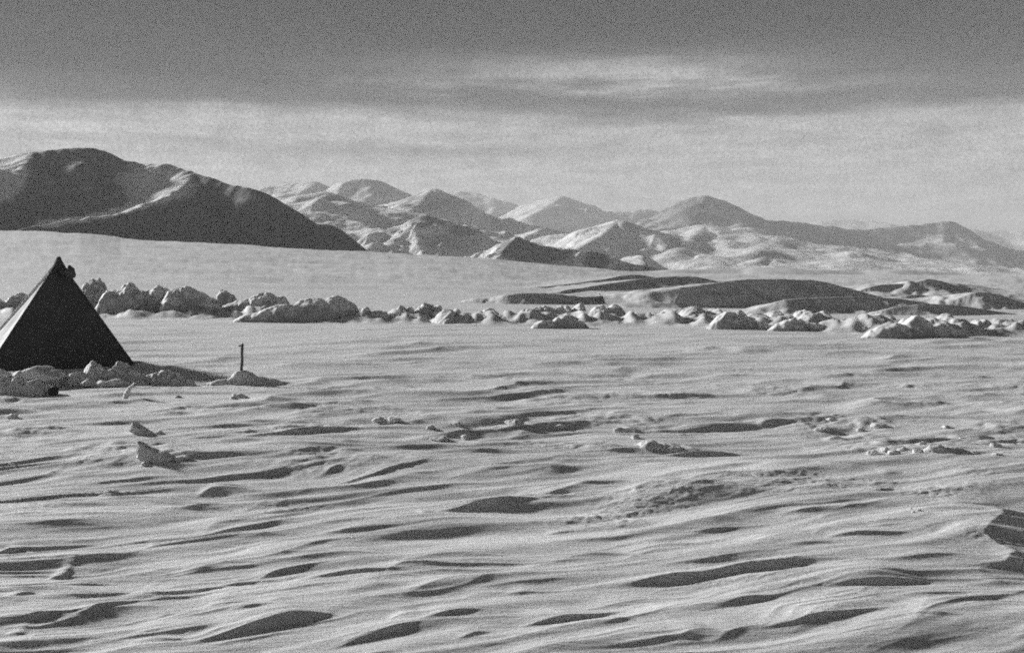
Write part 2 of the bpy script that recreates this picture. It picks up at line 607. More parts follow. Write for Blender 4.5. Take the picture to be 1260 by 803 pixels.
    # bed under the hummocks and the long slope of the ice sheet rising behind them
    cpx = np.array([-900, 0, 100, 150, 300, 420, 500, 600, 720, 800, 900, 1260, 2200])
    cpy = np.array([280, 285, 288, 294, 302, 309, 313, 319, 330, 336, 339, 341, 341])
    YC = 330.0
    ppx = 630 + F * X / np.maximum(Y, 20)
    zc = EYE + (HOR - np.interp(ppx, cpx, cpy)) / F * YC
    tt = np.clip((Y - 40) / (YC - 40), 0, 1)
    rise = zc * (0.55 * tt + 0.45 * tt * tt)
    rise = np.where(Y > YC, zc * np.exp(-((Y - YC) / 500.0) ** 2), rise)
    h += np.where(Y > 40, rise, 0)
    yl = np.interp(ppx, [-200, 0, 300, 440, 620, 800, 1000, 1150, 1260, 1500], [388, 389, 392, 396, 397, 397, 404, 411, 409, 409])
    Yl = F * EYE / (yl - HOR) - 0.35
    q = (Y - Yl)
    bed = np.where(q < 0, np.exp(-(q / 1.0) ** 2), np.exp(-(q / 2.6) ** 2))
    jag = 0.5 + 0.5 * gnoise(X / 1.1, Y / .9, 95) + 0.35 * gnoise(X / .42, Y / .36, 96) - 0.3 * np.abs(gnoise(X / .6, Y / .5, 97))
    h += bed * np.clip(jag, 0, 1.5) * 0.54
    far = sstep(Y, 45, 90)
    h += far * 0.55 * fbm(X / 34, Y / 12, 4, 91) * np.clip(d / 150, .3, 1.2)
    # the ground lies level far away and to the sides
    return h


def gz(x, y):
    X = np.array([[x]], float)
    Y = np.array([[y]], float)
    return float(H(X, Y, np.full((1, 1), max(max(y, 3.5) * 1.2 / 900, .5 * y * y / (F * EYE))))[0, 0])


def foot(px, base):
    """where the uneven snow is met by the line of sight through that pixel"""
    z = 0.0
    for _ in range(5):
        Yb = F * (EYE - z) / (base - HOR)
        z = 0.5 * z + 0.5 * gz((px - 630) / F * Yb, Yb)
    return Yb


def build_ground():
    nr, nc = 900, 900
    py = np.linspace(838, 392, nr)
    Yd = F * EYE / (py - HOR)
    Yfar = np.concatenate([np.geomspace(Yd[-1] * 1.03, 330, 70), np.geomspace(345, 7500, 34)])
    Ynear = np.array([-60, -30, -12, -5, -1, 1.2, 2.4, 3.1])
    Y = np.concatenate([Ynear, Yd, Yfar])
    u = np.linspace(-0.60, 0.60, nc)
    outer = np.array([0.63, 0.68, 0.78, 0.95, 1.3, 2.0, 3.5, 7, 15])
    u = np.concatenate([-outer[::-1], u, outer])
    W = np.clip(Y, 3.8, 7500)
    X = np.clip(W[:, None] * u[None, :], -7600 + 100 * u[None, :], 7600 + 100 * u[None, :])
    YY = np.repeat(Y[:, None], len(u), 1)
    cell = np.repeat((np.maximum(Y, 3.5) * 1.2 / nc)[:, None], len(u), 1)
    cell = np.maximum(cell, np.abs(np.gradient(Y))[:, None])
    Z = H(X, YY, cell)
    me, _ = grid_mesh("snow_ground", X, YY, Z)
    o = link("snow_ground", me, MAT_GROUND)
    o['kind'] = 'structure'
    return o


build_ground()


# ------------------------------------------------------------------ mountains and snow dunes
def curve(pts, seed, jag):
    """a smooth curve through the points, a little uneven like a real skyline"""
    r = np.random.RandomState(seed)
    P = [np.array(at(*p)) for p in pts]
    P = [2 * P[0] - P[1]] + P + [2 * P[-1] - P[-2]]
    out = []
    n = 4
    for i in range(1, len(P) - 2):
        for k in range(n):
            t = k / n
            a, b_, c, d = P[i - 1:i + 3]
            q = 0.5 * (2 * b_ + (c - a) * t + (2 * a - 5 * b_ + 4 * c - d) * t * t + (3 * b_ - a - 3 * c + d) * t ** 3)
            q[2] += r.normal() * jag * q[1] / F
            out.append(tuple(q))
    out.append(tuple(P[-2]))
    return out


def ridged_terrain(name, lines, x0, x1, y0, y1, nx, ny, D=200, amp=4.0, ns=60.0, seed=1, mat=None, floor=-5.0, rocky=0.0, rocks=(), jag=0.6, rnd=0.025):
    """a body of terrain falling away from ridge lines.
    lines: (points as (px, py, Y), slope to the left of the line's direction, slope to its right)"""
    gx = np.linspace(x0, x1, nx)
    gy = np.linspace(y0, y1, ny)
    X, Y = np.meshgrid(gx, gy)
    wob = ns * 0.25
    Xw = X + wob * fbm(X / ns, Y / ns, 3, seed + 5)
    Yw = Y + wob * fbm(X / ns, Y / ns, 3, seed + 9)
    best = np.full(X.shape, -1e9)
    bd = np.full(X.shape, 1e9)
    for li, (pts, kL, kR) in enumerate(lines):
        P = curve(pts, seed * 7 + li, jag)
        for (a, b_) in zip(P[:-1], P[1:]):
            ax, ay = b_[0] - a[0], b_[1] - a[1]
            l2 = ax * ax + ay * ay
            d0 = np.clip(((X - a[0]) * ax + (Y - a[1]) * ay) / l2, 0, 1)
            near = np.hypot(X - (a[0] + d0 * ax), Y - (a[1] + d0 * ay))
            mixw = np.clip(near / (ns * 0.6), 0, 1)
            xq = X + (Xw - X) * mixw
            yq = Y + (Yw - Y) * mixw
            t = np.clip(((xq - a[0]) * ax + (yq - a[1]) * ay) / l2, 0, 1)
            dx, dy = xq - (a[0] + t * ax), yq - (a[1] + t * ay)
            dist = np.hypot(dx, dy)
            side = (ax * dy - ay * dx) / (math.sqrt(l2) * np.maximum(dist, 1e-6))     # +1 left, -1 right
            k = kR + (kL - kR) * (0.5 + 0.5 * np.clip(side * 1.6, -1, 1))
            dr = np.sqrt(dist * dist + (rnd * D) ** 2) - rnd * D
            z = a[2] + t * (b_[2] - a[2]) - (k * D * (1 - np.exp(-dr / D)) + 0.08 * dr)
            up = z > best
            bd = np.where(up, dist, bd)
            best = np.maximum(best, z)
    damp = np.clip(bd / ns, 0.12, 1)
    Z = best + amp * damp * (fbm(X / ns, Y / ns, 5, seed, .43) + 0.5 * (1 - 2 * np.abs(gnoise(X / ns * 1.3, Y / ns * .5, seed + 31))))
    keep = (Z[:-1, :-1] > floor) | (Z[1:, 1:] > floor) | (Z[:-1, 1:] > floor) | (Z[1:, :-1] > floor)
    me, used = grid_mesh(name, X, Y, Z, keep)
    gyv, gxv = np.gradient(Z, gy, gx)
    slope = np.hypot(gxv, gyv)
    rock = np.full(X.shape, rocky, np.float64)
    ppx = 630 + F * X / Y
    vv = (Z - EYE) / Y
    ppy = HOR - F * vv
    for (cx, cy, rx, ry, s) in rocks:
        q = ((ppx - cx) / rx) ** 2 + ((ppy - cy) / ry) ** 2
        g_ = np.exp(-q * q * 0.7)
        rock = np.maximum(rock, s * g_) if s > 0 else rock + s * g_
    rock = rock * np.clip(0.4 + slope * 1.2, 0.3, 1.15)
    at_ = me.attributes.new("rock", 'FLOAT', 'POINT')
    at_.data.foreach_set("value", rock.reshape(-1)[used].astype(np.float32))
    o = link(name, me, mat or MAT_MOUNT)
    o['kind'] = 'structure'
    return o


def wx(px, Y):
    return (px - 630) / F * Y


# great dark hill at the left
ridged_terrain("mountain", [
    ([(-140,225,800),(-60,205,770),(0,195,730),(30,189,665),(43,187,637)], .55, .85),
    ([(30,189,637),(43,187,637),(80,183,640),(110,182,640),(130,187,644),(145,195,644),(160,199,644),(178,202,644),(195,203,644),(206,201,640),(222,207,634),(238,213,623)], .55, .62),
    ([(238,213,623),(262,220,609),(285,228,598),(310,233,588),(330,245,581),(350,258,574),(385,277,564),(405,289,556),(430,300,550),(470,318,539)], .6, .75),
    ([(43,187,637),(20,215,581),(0,243,539),(-60,275,483)], .62, .28),
    ([(238,213,623),(228,226,595),(208,240,560),(180,251,532),(150,262,507),(110,268,483),(60,275,455),(30,281,441)], .8, .45),
    ([(145,195,644),(138,203,630)], .7, .6), ([(165,199,644),(163,207,630)], .7, .6), ([(192,202,644),(184,214,623)], .7, .5),
], -540, -30, 395, 800, 420, 260, D=180, amp=2.4, ns=60, seed=3, rnd=0.012, rocky=0.95, rocks=[(196,228,46,26,-.75),(222,228,11,7,-.9),(208,238,12,6,-.9),(190,246,13,5,-.9),(170,254,14,5,-.9),(150,260,14,4,-.9),(125,266,16,4,-.9),(95,271,18,4,-.9),(65,276,18,5,-.9),(2,216,38,34,-.95)])

# pale middle slopes
ridged_terrain("mountain", [
    ([(300,250,1700),(345,243,1700),(380,243,1680),(403,237,1650),(425,249,1640),(450,254,1640),(480,257,1640),(520,264,1640),(560,276,1620),(610,292,1600),(660,300,1600),(720,312,1600)], .4, .26),
    ([(403,237,1650),(395,255,1560),(380,270,1480),(370,290,1400)], .35, .25),
    ([(450,254,1640),(440,270,1550),(430,290,1450),(440,305,1380)], .35, .25),
], -700, 220, 1250, 1950, 300, 160, D=300, amp=13, ns=110, seed=12, rocky=0.16,
    rocks=[(405,243,22,6,.5),(430,252,14,4,.5)])
ridged_terrain("mountain", [
    ([(455,289,1330),(480,281,1330),(503,275,1320),(520,264,1310),(540,270,1310),(570,278,1310),(592,288,1320),(608,301,1330),(640,312,1330)], .5, .55),
    ([(520,264,1310),(500,285,1260),(480,300,1220)], .6, .4),
    ([(570,278,1310),(565,295,1260),(560,310,1220)], .5, .4),
], -330, 60, 1120, 1480, 240, 140, D=160, amp=9, ns=45, seed=22, rocky=0.22,
    rocks=[(525,272,26,8,.75),(575,284,24,8,.85),(482,284,18,5,.6),(540,298,50,14,.42)])
# dark rock bluff in front of it
ridged_terrain("rock_bluff", [
    ([(590,312,905),(612,306,900),(622,297,900),(635,291,900),(650,297,900),(668,303,900),(690,306,905),(712,309,905),(740,311,905),(752,318,900),(790,327,900),(830,335,900)], .4, .9),
    ([(635,291,900),(622,304,870),(612,320,845)], .9, .55),
    ([(715,309,905),(708,318,885),(702,328,865)], .8, .5),
], -60, 170, 820, 980, 260, 120, D=60, amp=2.2, ns=18, seed=32, rocky=0.25,
    rocks=[(660,308,46,17,1.0),(733,321,17,12,1.0),(780,330,40,9,.6),(711,318,6,14,-.6)])
# grey domes behind
ridged_terrain("mountain", [
    ([(290,240,3300),(320,233,3200),(345,228,3200),(365,226,3200),(388,224,3200),(410,231,3150),(420,225,3100),(440,221,3100),(460,221,3100),(476,228,3100),(490,240,3050),(510,252,3000),(560,262,2900)], .5, .5),
    ([(388,224,3200),(372,236,3000),(360,246,2850)], .5, .4),
], -1000, -100, 2500, 3500, 240, 130, D=400, amp=16, ns=180, seed=42, rocky=0.2,
    rocks=[(455,232,38,14,.62)])
ridged_terrain("mountain", [
    ([(460,254,2500),(485,249,2450),(507,243,2400),(532,232,2350),(548,240,2350),(566,252,2350),(590,262,2350),(606,269,2300),(650,278,2250),(700,285,2250)], .5, .5),
    ([(532,232,2350),(515,250,2200),(500,262,2100)], .5, .4),
], -400, 150, 1850, 2600, 220, 130, D=300, amp=13, ns=130, seed=52, rocky=0.22,
    rocks=[(530,250,45,14,.6)])
ridged_terrain("mountain", [
    ([(540,240,5200),(560,236,5200),(585,238,5200),(605,243,5100),(640,252,5000),(665,248,4900),(690,242,4800),(708,250,4800),(728,261,4800),(760,260,4700),(785,258,4700),(805,259,4700),(840,275,4700)], .4, .45),
    ([(690,242,4800),(670,256,4500),(650,266,4300)], .5, .4),
], -500, 950, 3900, 5500, 260, 110, D=600, amp=16, ns=260, seed=62, rocky=0.2, rocks=[(695,255,40,12,.6),(775,264,40,8,.55)])
ridged_terrain("mountain", [
    ([(640,310,1900),(670,292,1850),(700,288,1850),(725,286,1850),(745,278,1820),(760,271,1800),(785,280,1800),(805,284,1800),(840,292,1800),(900,305,1800)], .45, .38),
    ([(760,271,1800),(745,285,1700),(720,300,1600),(700,312,1500)], .5, .35),
    ([(670,280,2000),(650,290,1900),(640,300,1800)], .5, .35),
], -50, 420, 1400, 2100, 220, 130, D=260, amp=10, ns=90, seed=72, rocky=0.12, rocks=[(768,279,16,7,.6)])
# broad dome at the right and the long ridge running from it
ridged_terrain("mountain", [
    ([(780,287,3000),(798,278,3000),(812,267,3000),(830,252,3000),(850,244,3000),(868,241,3000),(895,249,3000),(918,261,3000),(940,271,3000),(970,272,3050),(1010,277,3100),(1050,282,3200),(1090,279,3200),(1130,276,3200),(1166,272,3200),(1185,282,3200),(1215,296,3200),(1262,311,3200),(1330,320,3200)], .5, .55),
], 250, 1900, 2300, 3500, 340, 130, D=400, amp=9, ns=170, seed=82, rocky=0.6)
ridged_terrain("mountain", [
    ([(930,285,6000),(1010,272,6000),(1060,270,6000),(1110,277,6000),(1180,281,6000),(1230,284,6000),(1280,285,6000),(1360,290,6000)], .4, .3),
], 1200, 4200, 5000, 6800, 160, 70, D=700, amp=12, ns=300, seed=92, rocky=0.1)
# pale foreslopes below the dome
ridged_terrain("foothill", [
    ([(760,312,2000),(800,296,2000),(840,284,2000),(868,276,2000),(895,282,1990),(925,288,1980),(960,292,1960),(1000,300,1930),(1050,304,1900),(1100,310,1900),(1150,318,1900),(1200,325,1900),(1270,333,1900)], .3, .16),
    ([(868,276,2000),(850,292,1800),(830,310,1600)], .3, .2),
    ([(960,292,1960),(950,305,1750),(930,322,1500)], .3, .2),
], 150, 1150, 1250, 2200, 320, 170, D=340, amp=5, ns=120, seed=102, rocky=0.2, rocks=[(980,312,100,24,.52)])
ridged_terrain("foothill", [
    ([(690,336,520),(780,334,520),(860,331,520),(960,330,520),(1060,334,520),(1100,331,520),(1180,337,520),(1290,345,520)], .1, .10),
], 10, 320, 380, 640, 200, 70, D=200, amp=1.0, ns=30, seed=112, mat=MAT_GROUND, floor=-4)


def dune(pts, kf, kb, D, depth_front, depth_back, amp, ns, seed, nx=280, ny=150):
    X = [at(*p)[0] for p in pts]
    Ys = [p[2] for p in pts]
    return ridged_terrain("snow_dune", [(pts, kb, kf)], min(X) - 1, max(X) + 1, min(Ys) - depth_front, max(Ys) + depth_back, nx, ny,
                          D=D, amp=amp, ns=ns, seed=seed, mat=MAT_GROUND, floor=-0.35, jag=0.25)


dune([(770,371,50),(785,366,50),(800,359,50),(850,352,50),(900,345,50.5),(930,343,51),(990,344,52),(1020,348,53),(1050,356,54),(1085,365,55)], 1.05, .12, 1.5, 7, 10, .06, 2.0, 201)
dune([(590,376,52),(612,367,52),(632,361,52),(680,361,52.5),(720,365,53),(745,363,54),(765,358,55),(800,357,56),(830,364,56),(860,376,56)], .9, .10, 1.2, 6, 9, .08, 1.6, 211)
dune([(1035,370,70),(1060,356,70),(1085,350,70),(1120,348,70),(1145,343,70),(1170,350,70),(1200,356,70),(1235,367,70)], 1.0, .10, .9, 5, 8, .07, 2.0, 221)
dune([(1140,380,48),(1165,372,48),(1195,361,48),(1215,360,48),(1240,368,48),(1262,376,48),(1290,384,48)], .9, .1, 1.2, 3, 6, .06, 1.6, 225)
dune([(930,380,43),(965,369,43),(1010,366,43.5),(1050,365,44),(1110,368,45),(1160,376,46),(1190,382,46)], .55, .3, 1.6, 3, 3, .04, 1.6, 231)
dune([(1075,385,41),(1100,378,41),(1140,374,41),(1180,376,41.5),(1215,381,42),(1250,386,42)], .7, .3, 1.6, 3, 3, .04, 1.6, 241)
dune([(1080,378,52),(1105,366,52),(1130,362,52),(1160,369,52),(1190,378,52)], .8, .1, 1.2, 2, 4, .04, 1.6, 245, 120, 60)
dune([(500,366,75),(560,361,78),(620,357,82),(680,351,86),(740,344,95),(790,338,105),(860,356,105)], .5, .05, 1.4, 4, 14, .05, 2.5, 251)
dune([(690,358,72),(740,350,80),(800,342,90),(860,341,95),(920,358,95)], .5, .05, 1.4, 4, 14, .05, 2.5, 261)


# ------------------------------------------------------------------ ice hummocks
def mound(name, label, cat, blobs, base, group=None, rough=0.12, depth=1.0, seed=1, res=0.035, mat=None, power=0.75):
    """a heap of lumps: blobs (px centre, py top, half width px, skew) standing on the snow whose foot is seen at py base"""
    Yb = F * EYE / (base - HOR) if name == 'ice_hummock' else foot(sum(b[0] for b in blobs) / len(blobs), base)
    s = Yb / F
    white = any(len(b) > 3 and b[3] >= .4 for b in blobs)
    if white:
        depth, power = 3.0, 1.0
    B = []
    for bl in blobs:
        cx, ty, hw = bl[:3]
        sk = bl[3] if len(bl) > 3 else 0.0
        ht = (base - ty) * s
        B.append((wx(cx, Yb), ht, hw * s, sk))
    xa = min(b[0] - b[2] * (1 + b[3]) * 1.3 - .1 for b in B)
    xb = max(b[0] + b[2] * (1 - b[3]) * 1.3 + .1 for b in B)
    dmax = max(max(b[1] * 0.9, b[2] * 0.55) for b in B) * depth
    r = np.random.RandomState(seed)
    nx = int(min(340, (xb - xa) / res)) + 2
    ny = int(min(130, 2.95 * dmax / res)) + 2
    X, Y = np.meshgrid(np.linspace(xa, xb, nx), np.linspace(-0.45 * dmax - .05, 2.5 * dmax + .05, ny))
    ox = r.rand() * 100
    sc = 0.5 * dmax + 0.08
    wq = min(1.0, rough / .1) if name == 'ice_hummock' else 1.0
    Xw = X + wq * 0.20 * sc * fbm((X + ox) / sc, Y / sc, 3, seed + 2)
    Yw = Y + wq * 0.22 * sc * fbm((X + ox) / sc, Y / sc, 3, seed + 7)
    Z = np.full(X.shape, -0.2)
    for (cx, ht, hw, sk) in B:
        dd = max(ht * 0.9, hw * 0.55) * depth
        dx = Xw - cx
        wl, wr = hw * (1 + sk), hw * (1 - sk)
        ux = np.where(dx < 0, dx / wl, dx / wr)
        uy = (Yw - dd * 1.0) / dd
        q = 1 - np.power(np.abs(ux), 2.2) - np.power(np.abs(uy), 2.2)
        z = np.where(q > 0, ht * 1.04 * np.power(np.maximum(q, 0), power), -0.2)
        Z = np.maximum(Z, z)
    on = Z > 0
    # blocky, broken relief
    rel = 0.8 * fbm((X + ox) / (sc * .7), Y / (sc * .7), 4, seed + 13, .42) - 0.9 * np.abs(gnoise((X + ox) / (sc * .8), Y / (sc * .6), seed + 20))
    rel = rel + 0.45 * fbm((X + ox) / (sc * .28), Y / (sc * .22), 3, seed + 61, .6) - 0.25 * np.abs(gnoise((X + ox) / (sc * .35), Y / (sc * .3), seed + 67))
    Z = np.where(on, np.maximum(Z * (1 + rough * rel * 1.3) + rough * 0.25 * sc * rel, -0.03), -0.12)
    keep = ~((Z[:-1, :-1] < -.1) & (Z[1:, 1:] < -.1) & (Z[:-1, 1:] < -.1) & (Z[1:, :-1] < -.1))
    cxm = 0.5 * (xa + xb)
    q1 = sc * .6 if not white else sc
    wz = np.clip(Z / (0.25 * sc + 1e-3), 0, 1)
    Yd = Y + wz * sc * (0.10 * fbm((X + ox) / q1, Z / q1, 3, seed + 41, .4) - 0.10 * np.abs(gnoise((X + ox) / q1 * .5, Z / q1 * .6, seed + 45)))
    Xd = X + wz * sc * 0.07 * fbm((Y + ox) / q1, Z / q1 + 7, 3, seed + 51)
    X, Y = Xd, Yd
    me, _ = grid_mesh(name, X - cxm, Y, Z, keep)
    g0 = 0.0 if name == 'ice_hummock' else min(gz(cxm + q * (xb - xa) * .4, Yb + 0.1) for q in (-1, 0, 1))
    o = link(name, me, mat or MAT_SNOW, (cxm, Yb, max(-.1, min(.12, g0))))
    return tag(o, label, cat, group)


HG = "hummocks of broken ice along the far edge of the plain"
hums = [
 ("pale rounded hummock behind the left wall of the tent", 386, [(-8,368,16),(14,361,18),(38,354,13),(52,362,12)], .12),
 ("small dark lump showing beside the upper right edge of the tent", 384, [(104,346,17),(116,356,8)], .12),
 ("large shaggy hummock with a lit crest, first right of the tent", 391, [(128,358,18),(134,371,22),(148,351,24),(166,359,26),(184,354,24),(160,376,42)], .09),
 ("large dark rounded hummock with a bumpy top, second right of the tent", 392, [(208,355,22),(222,353,20),(236,360,20),(252,367,16),(232,376,34)], .08),
 ("small dark block perched between the round dark hummock and the sloping tongue", 380, [(270,357,11),(280,362,8)], .1),
 ("sloping snow tongue rising to the right behind the long dark slab", 391, [(272,381,28,.3),(298,371,34,.3),(322,362,30,.3),(340,366,14)], .06),
 ("long smooth dark slab of ice with a flat shaded front", 397, [(325,385,34,.3),(352,375,38,.3),(382,368,42),(408,366,32),(424,372,18)], .04),
 ("dark lump with a sunlit left slope, next right of the long dark slab", 398, [(446,378,14),(466,382,20,.3),(478,386,12)], .12),
 ("pair of dark jagged lumps beside the brightest small block", 395, [(492,377,11),(504,379,9),(522,373,15),(536,377,9)], .16),
 ("bright white low block on the left of the round dark lump", 400, [(553,383,19,.45),(566,388,12)], .08),
 ("round dark lump between two white blocks", 396, [(590,386,8),(602,380,14)], .1),
 ("low white tongue of ice just right of the round dark lump", 398, [(622,388,14,.4),(642,390,18,.4)], .08),
 ("thin white broken slabs lying on the crest near the middle", 391, [(652,380,14,.3),(672,377,18,.3),(690,377,14,.3)], .14),
 ("low dark mound in front of the white slabs", 405, [(672,394,20),(695,389,22),(712,395,14)], .1),
 ("small bright white block with a shaded left neighbour", 389, [(700,377,10),(718,374,10,.4)], .1),
 ("long white flat-topped block under the dark dune", 390, [(742,376,14,.3),(758,375,14)], .06),
 ("low white bank under the left foot of the big dune", 395, [(815,386,22,.4),(842,380,24,.4)], .06),
 ("white bank with a dark notch under the middle of the big dune", 398, [(868,379,24,.4),(892,381,16,.4)], .08),
 ("dark drift with a tail running down to the right under the big dune", 406, [(903,384,22,.35),(918,391,22,-.4),(935,398,22,-.4)], .07),
 ("white low bank between two dark drifts", 400, [(945,387,22,.4),(968,384,20,.4)], .07),
 ("dark double drift beside the white bank", 408, [(985,393,28,.35),(1004,398,18,-.4)], .09),
 ("white sharp-edged bank with a dark foot to its right", 405, [(1012,384,18,.4),(1032,386,18,.3),(1050,394,18,-.4)], .09),
 ("broad smooth white bank under the right dune", 406, [(1080,390,22,.4),(1105,388,22,.4)], .05),
 ("broad dark mound with a tail to the right, biggest on the right side", 417, [(1112,399,34,.35),(1138,390,28),(1162,402,28,-.4)], .06),
 ("wide white slope with small dark cracks", 415, [(1170,393,26,.4),(1196,389,24,.3),(1210,396,16)], .08),
 ("dark wedge of ice beside the right edge of the picture", 411, [(1220,394,18,.35),(1236,400,18,-.4)], .08),
 ("low white bank cut by the right edge of the picture", 402, [(1258,394,22,.4),(1285,396,20)], .06),
]
for i, (lab, base, blobs, rough) in enumerate(hums):
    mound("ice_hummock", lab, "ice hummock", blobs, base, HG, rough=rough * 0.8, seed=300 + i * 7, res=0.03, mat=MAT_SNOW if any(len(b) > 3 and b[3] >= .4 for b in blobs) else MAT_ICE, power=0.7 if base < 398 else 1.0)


# ------------------------------------------------------------------ the tent
def build_tent():
    FL = np.array([-8.86, 17.0])
    ang = math.radians(35.0)
    s = 2.56
    ex = np.array([math.cos(ang), math.sin(ang)])
    ey = np.array([-math.sin(ang), math.cos(ang)])
    FR, BL, BR = FL + s * ex, FL + 1.95 * ey, FL + s * ex + 1.95 * ey
    cen = (FL + BR) / 2
    apex = np.array([wx(73.5, 18.7), 18.7, EYE + (HOR - 319) / F * 18.7])
    root = bpy.data.objects.new("pyramid_tent", None)
    col.objects.link(root)
    root.location = (cen[0], cen[1], 0)
    tag(root, "dark canvas pyramid tent with snow blocks banked around its foot", "tent")
    org = np.array([cen[0], cen[1], 0])
    ap = apex - org
    C = [np.array([p[0], p[1], -0.06]) - org for p in (FL, FR, BR, BL)]

    def wall(a, b_, seed, mat):
        nu, nv = 44, 44
        n = np.cross(b_ - a, ap - a)
        n /= np.linalg.norm(n)
        if n[2] < 0:
            n = -n
        V = np.linspace(0, 0.985, nv)
        U = np.linspace(0, 1, nu)
        UU, VV = np.meshgrid(U, V)
        tri = (a[None, None] * (1 - UU[..., None]) + b_[None, None] * UU[..., None]) * (1 - VV[..., None]) + ap[None, None] * VV[..., None]
        # canvas sags inwards between the poles and ripples along its seams
        sag = -0.055 * np.sin(math.pi * UU) * np.sin(math.pi * np.clip(VV, 0, 1)) ** 0.8
        sag += 0.012 * fbm(UU * 5, VV * 4 + seed, 3, 500 + seed) * np.sin(math.pi * UU)
        sag += 0.006 * np.sin(UU * 21 + seed) * (1 - VV) * np.sin(math.pi * UU)
        tri = tri + n[None, None] * sag[..., None]
        # slight inward curve of the edges
        tri[..., 2] -= 0.035 * np.sin(math.pi * VV)
        me, _ = grid_mesh("wall_panel", tri[..., 0], tri[..., 1], tri[..., 2])
        link("wall_panel", me, mat, (0, 0, 0), root)
    for i in range(4):
        wall(C[i], C[(i + 1) % 4], i + 1, MAT_CANVAS_SUNLIT if i == 3 else MAT_CANVAS)  # sunward left wall gets the canvas with sunlight in its colour

    def tube(name, p, q, r0, r1, mat, n=10, seg=6):
        bm = bmesh.new()
        p, q = Vector(p), Vector(q)
        ax = (q - p).normalized()
        e1 = ax.orthogonal().normalized()
        e2 = ax.cross(e1)
        rings = []
        for k in range(seg + 1):
            t = k / seg
            c = p.lerp(q, t)
            r = r0 + (r1 - r0) * t
            rings.append([bm.verts.new(c + (e1 * math.cos(2 * math.pi * j / n) + e2 * math.sin(2 * math.pi * j / n)) * r) for j in range(n)])
        for k in range(seg):
            for j in range(n):
                bm.faces.new((rings[k][j], rings[k][(j + 1) % n], rings[k + 1][(j + 1) % n], rings[k + 1][j]))
        bm.faces.new(rings[0][::-1])
        bm.faces.new(rings[-1])
        return bm_obj(name, bm, mat, (0, 0, 0), root, True)
    # a pole in a canvas sleeve down each corner, its end standing out at the peak
    for c in C:
        d = ap - c
        off = np.array([0, 0, -0.012])
        tube("corner_pole", c + off + d * 0.0, c + off + d * 0.985, 0.014, 0.013, MAT_CANVAS_SUNLIT if c is C[3] else MAT_CANVAS)  # back-left sleeve lightened to match the sunlit wall
        tube("pole_end", c + d * 0.975, c + d * 1.012, 0.016, 0.014, MAT_WOOD, 8, 2)
    # laced cap over the peak
    bm = bmesh.new()
    rings = []
    for k, (dz, r) in enumerate([(-0.20, .155), (-.13, .112), (-.06, .072), (-.01, .05), (.035, .036), (.05, .015)]):
        rings.append([bm.verts.new((ap[0] + r * (1 + .12 * math.sin(3 * j + k)) * math.cos(2 * math.pi * j / 14),
                                    ap[1] + r * (1 + .12 * math.sin(3 * j + k)) * math.sin(2 * math.pi * j / 14), ap[2] + dz)) for j in range(14)])
    for k in range(5):
        for j in range(14):
            bm.faces.new((rings[k][j], rings[k][(j + 1) % 14], rings[k + 1][(j + 1) % 14], rings[k + 1][j]))
    bm.faces.new(rings[-1])
    bm_obj("peak_cap", bm, MAT_CANVAS, (0, 0, 0), root, True)
    # tied ventilator sleeve hanging out at the right of the peak
    bm = bmesh.new()
    bmesh.ops.create_icosphere(bm, subdivisions=3, radius=1.0)
    vp = at(87, 335, 18.5)
    for v in bm.verts:
        r = 1 + 0.18 * math.sin(5 * v.co.x + 3 * v.co.z) + 0.1 * math.sin(9 * v.co.y + 2)
        v.co = Vector((v.co.x * .085 * r, v.co.y * .085 * r, v.co.z * .115 * r)) + Vector((vp[0] - org[0], vp[1] - org[1], vp[2]))
    bm_obj("ventilator_sleeve", bm, MAT_CANVAS, (0, 0, 0), root, True)
    # ventilator collar
    a = (vp[0] - org[0] + .03, vp[1] - org[1], vp[2] - .02)
    b2 = (ap[0] + 0.04, ap[1] - .03, ap[2] - .22)
    tube("ventilator_collar", a, b2, 0.06, 0.08, MAT_CANVAS, 12, 3)
    # snow skirt
    return root


build_tent()


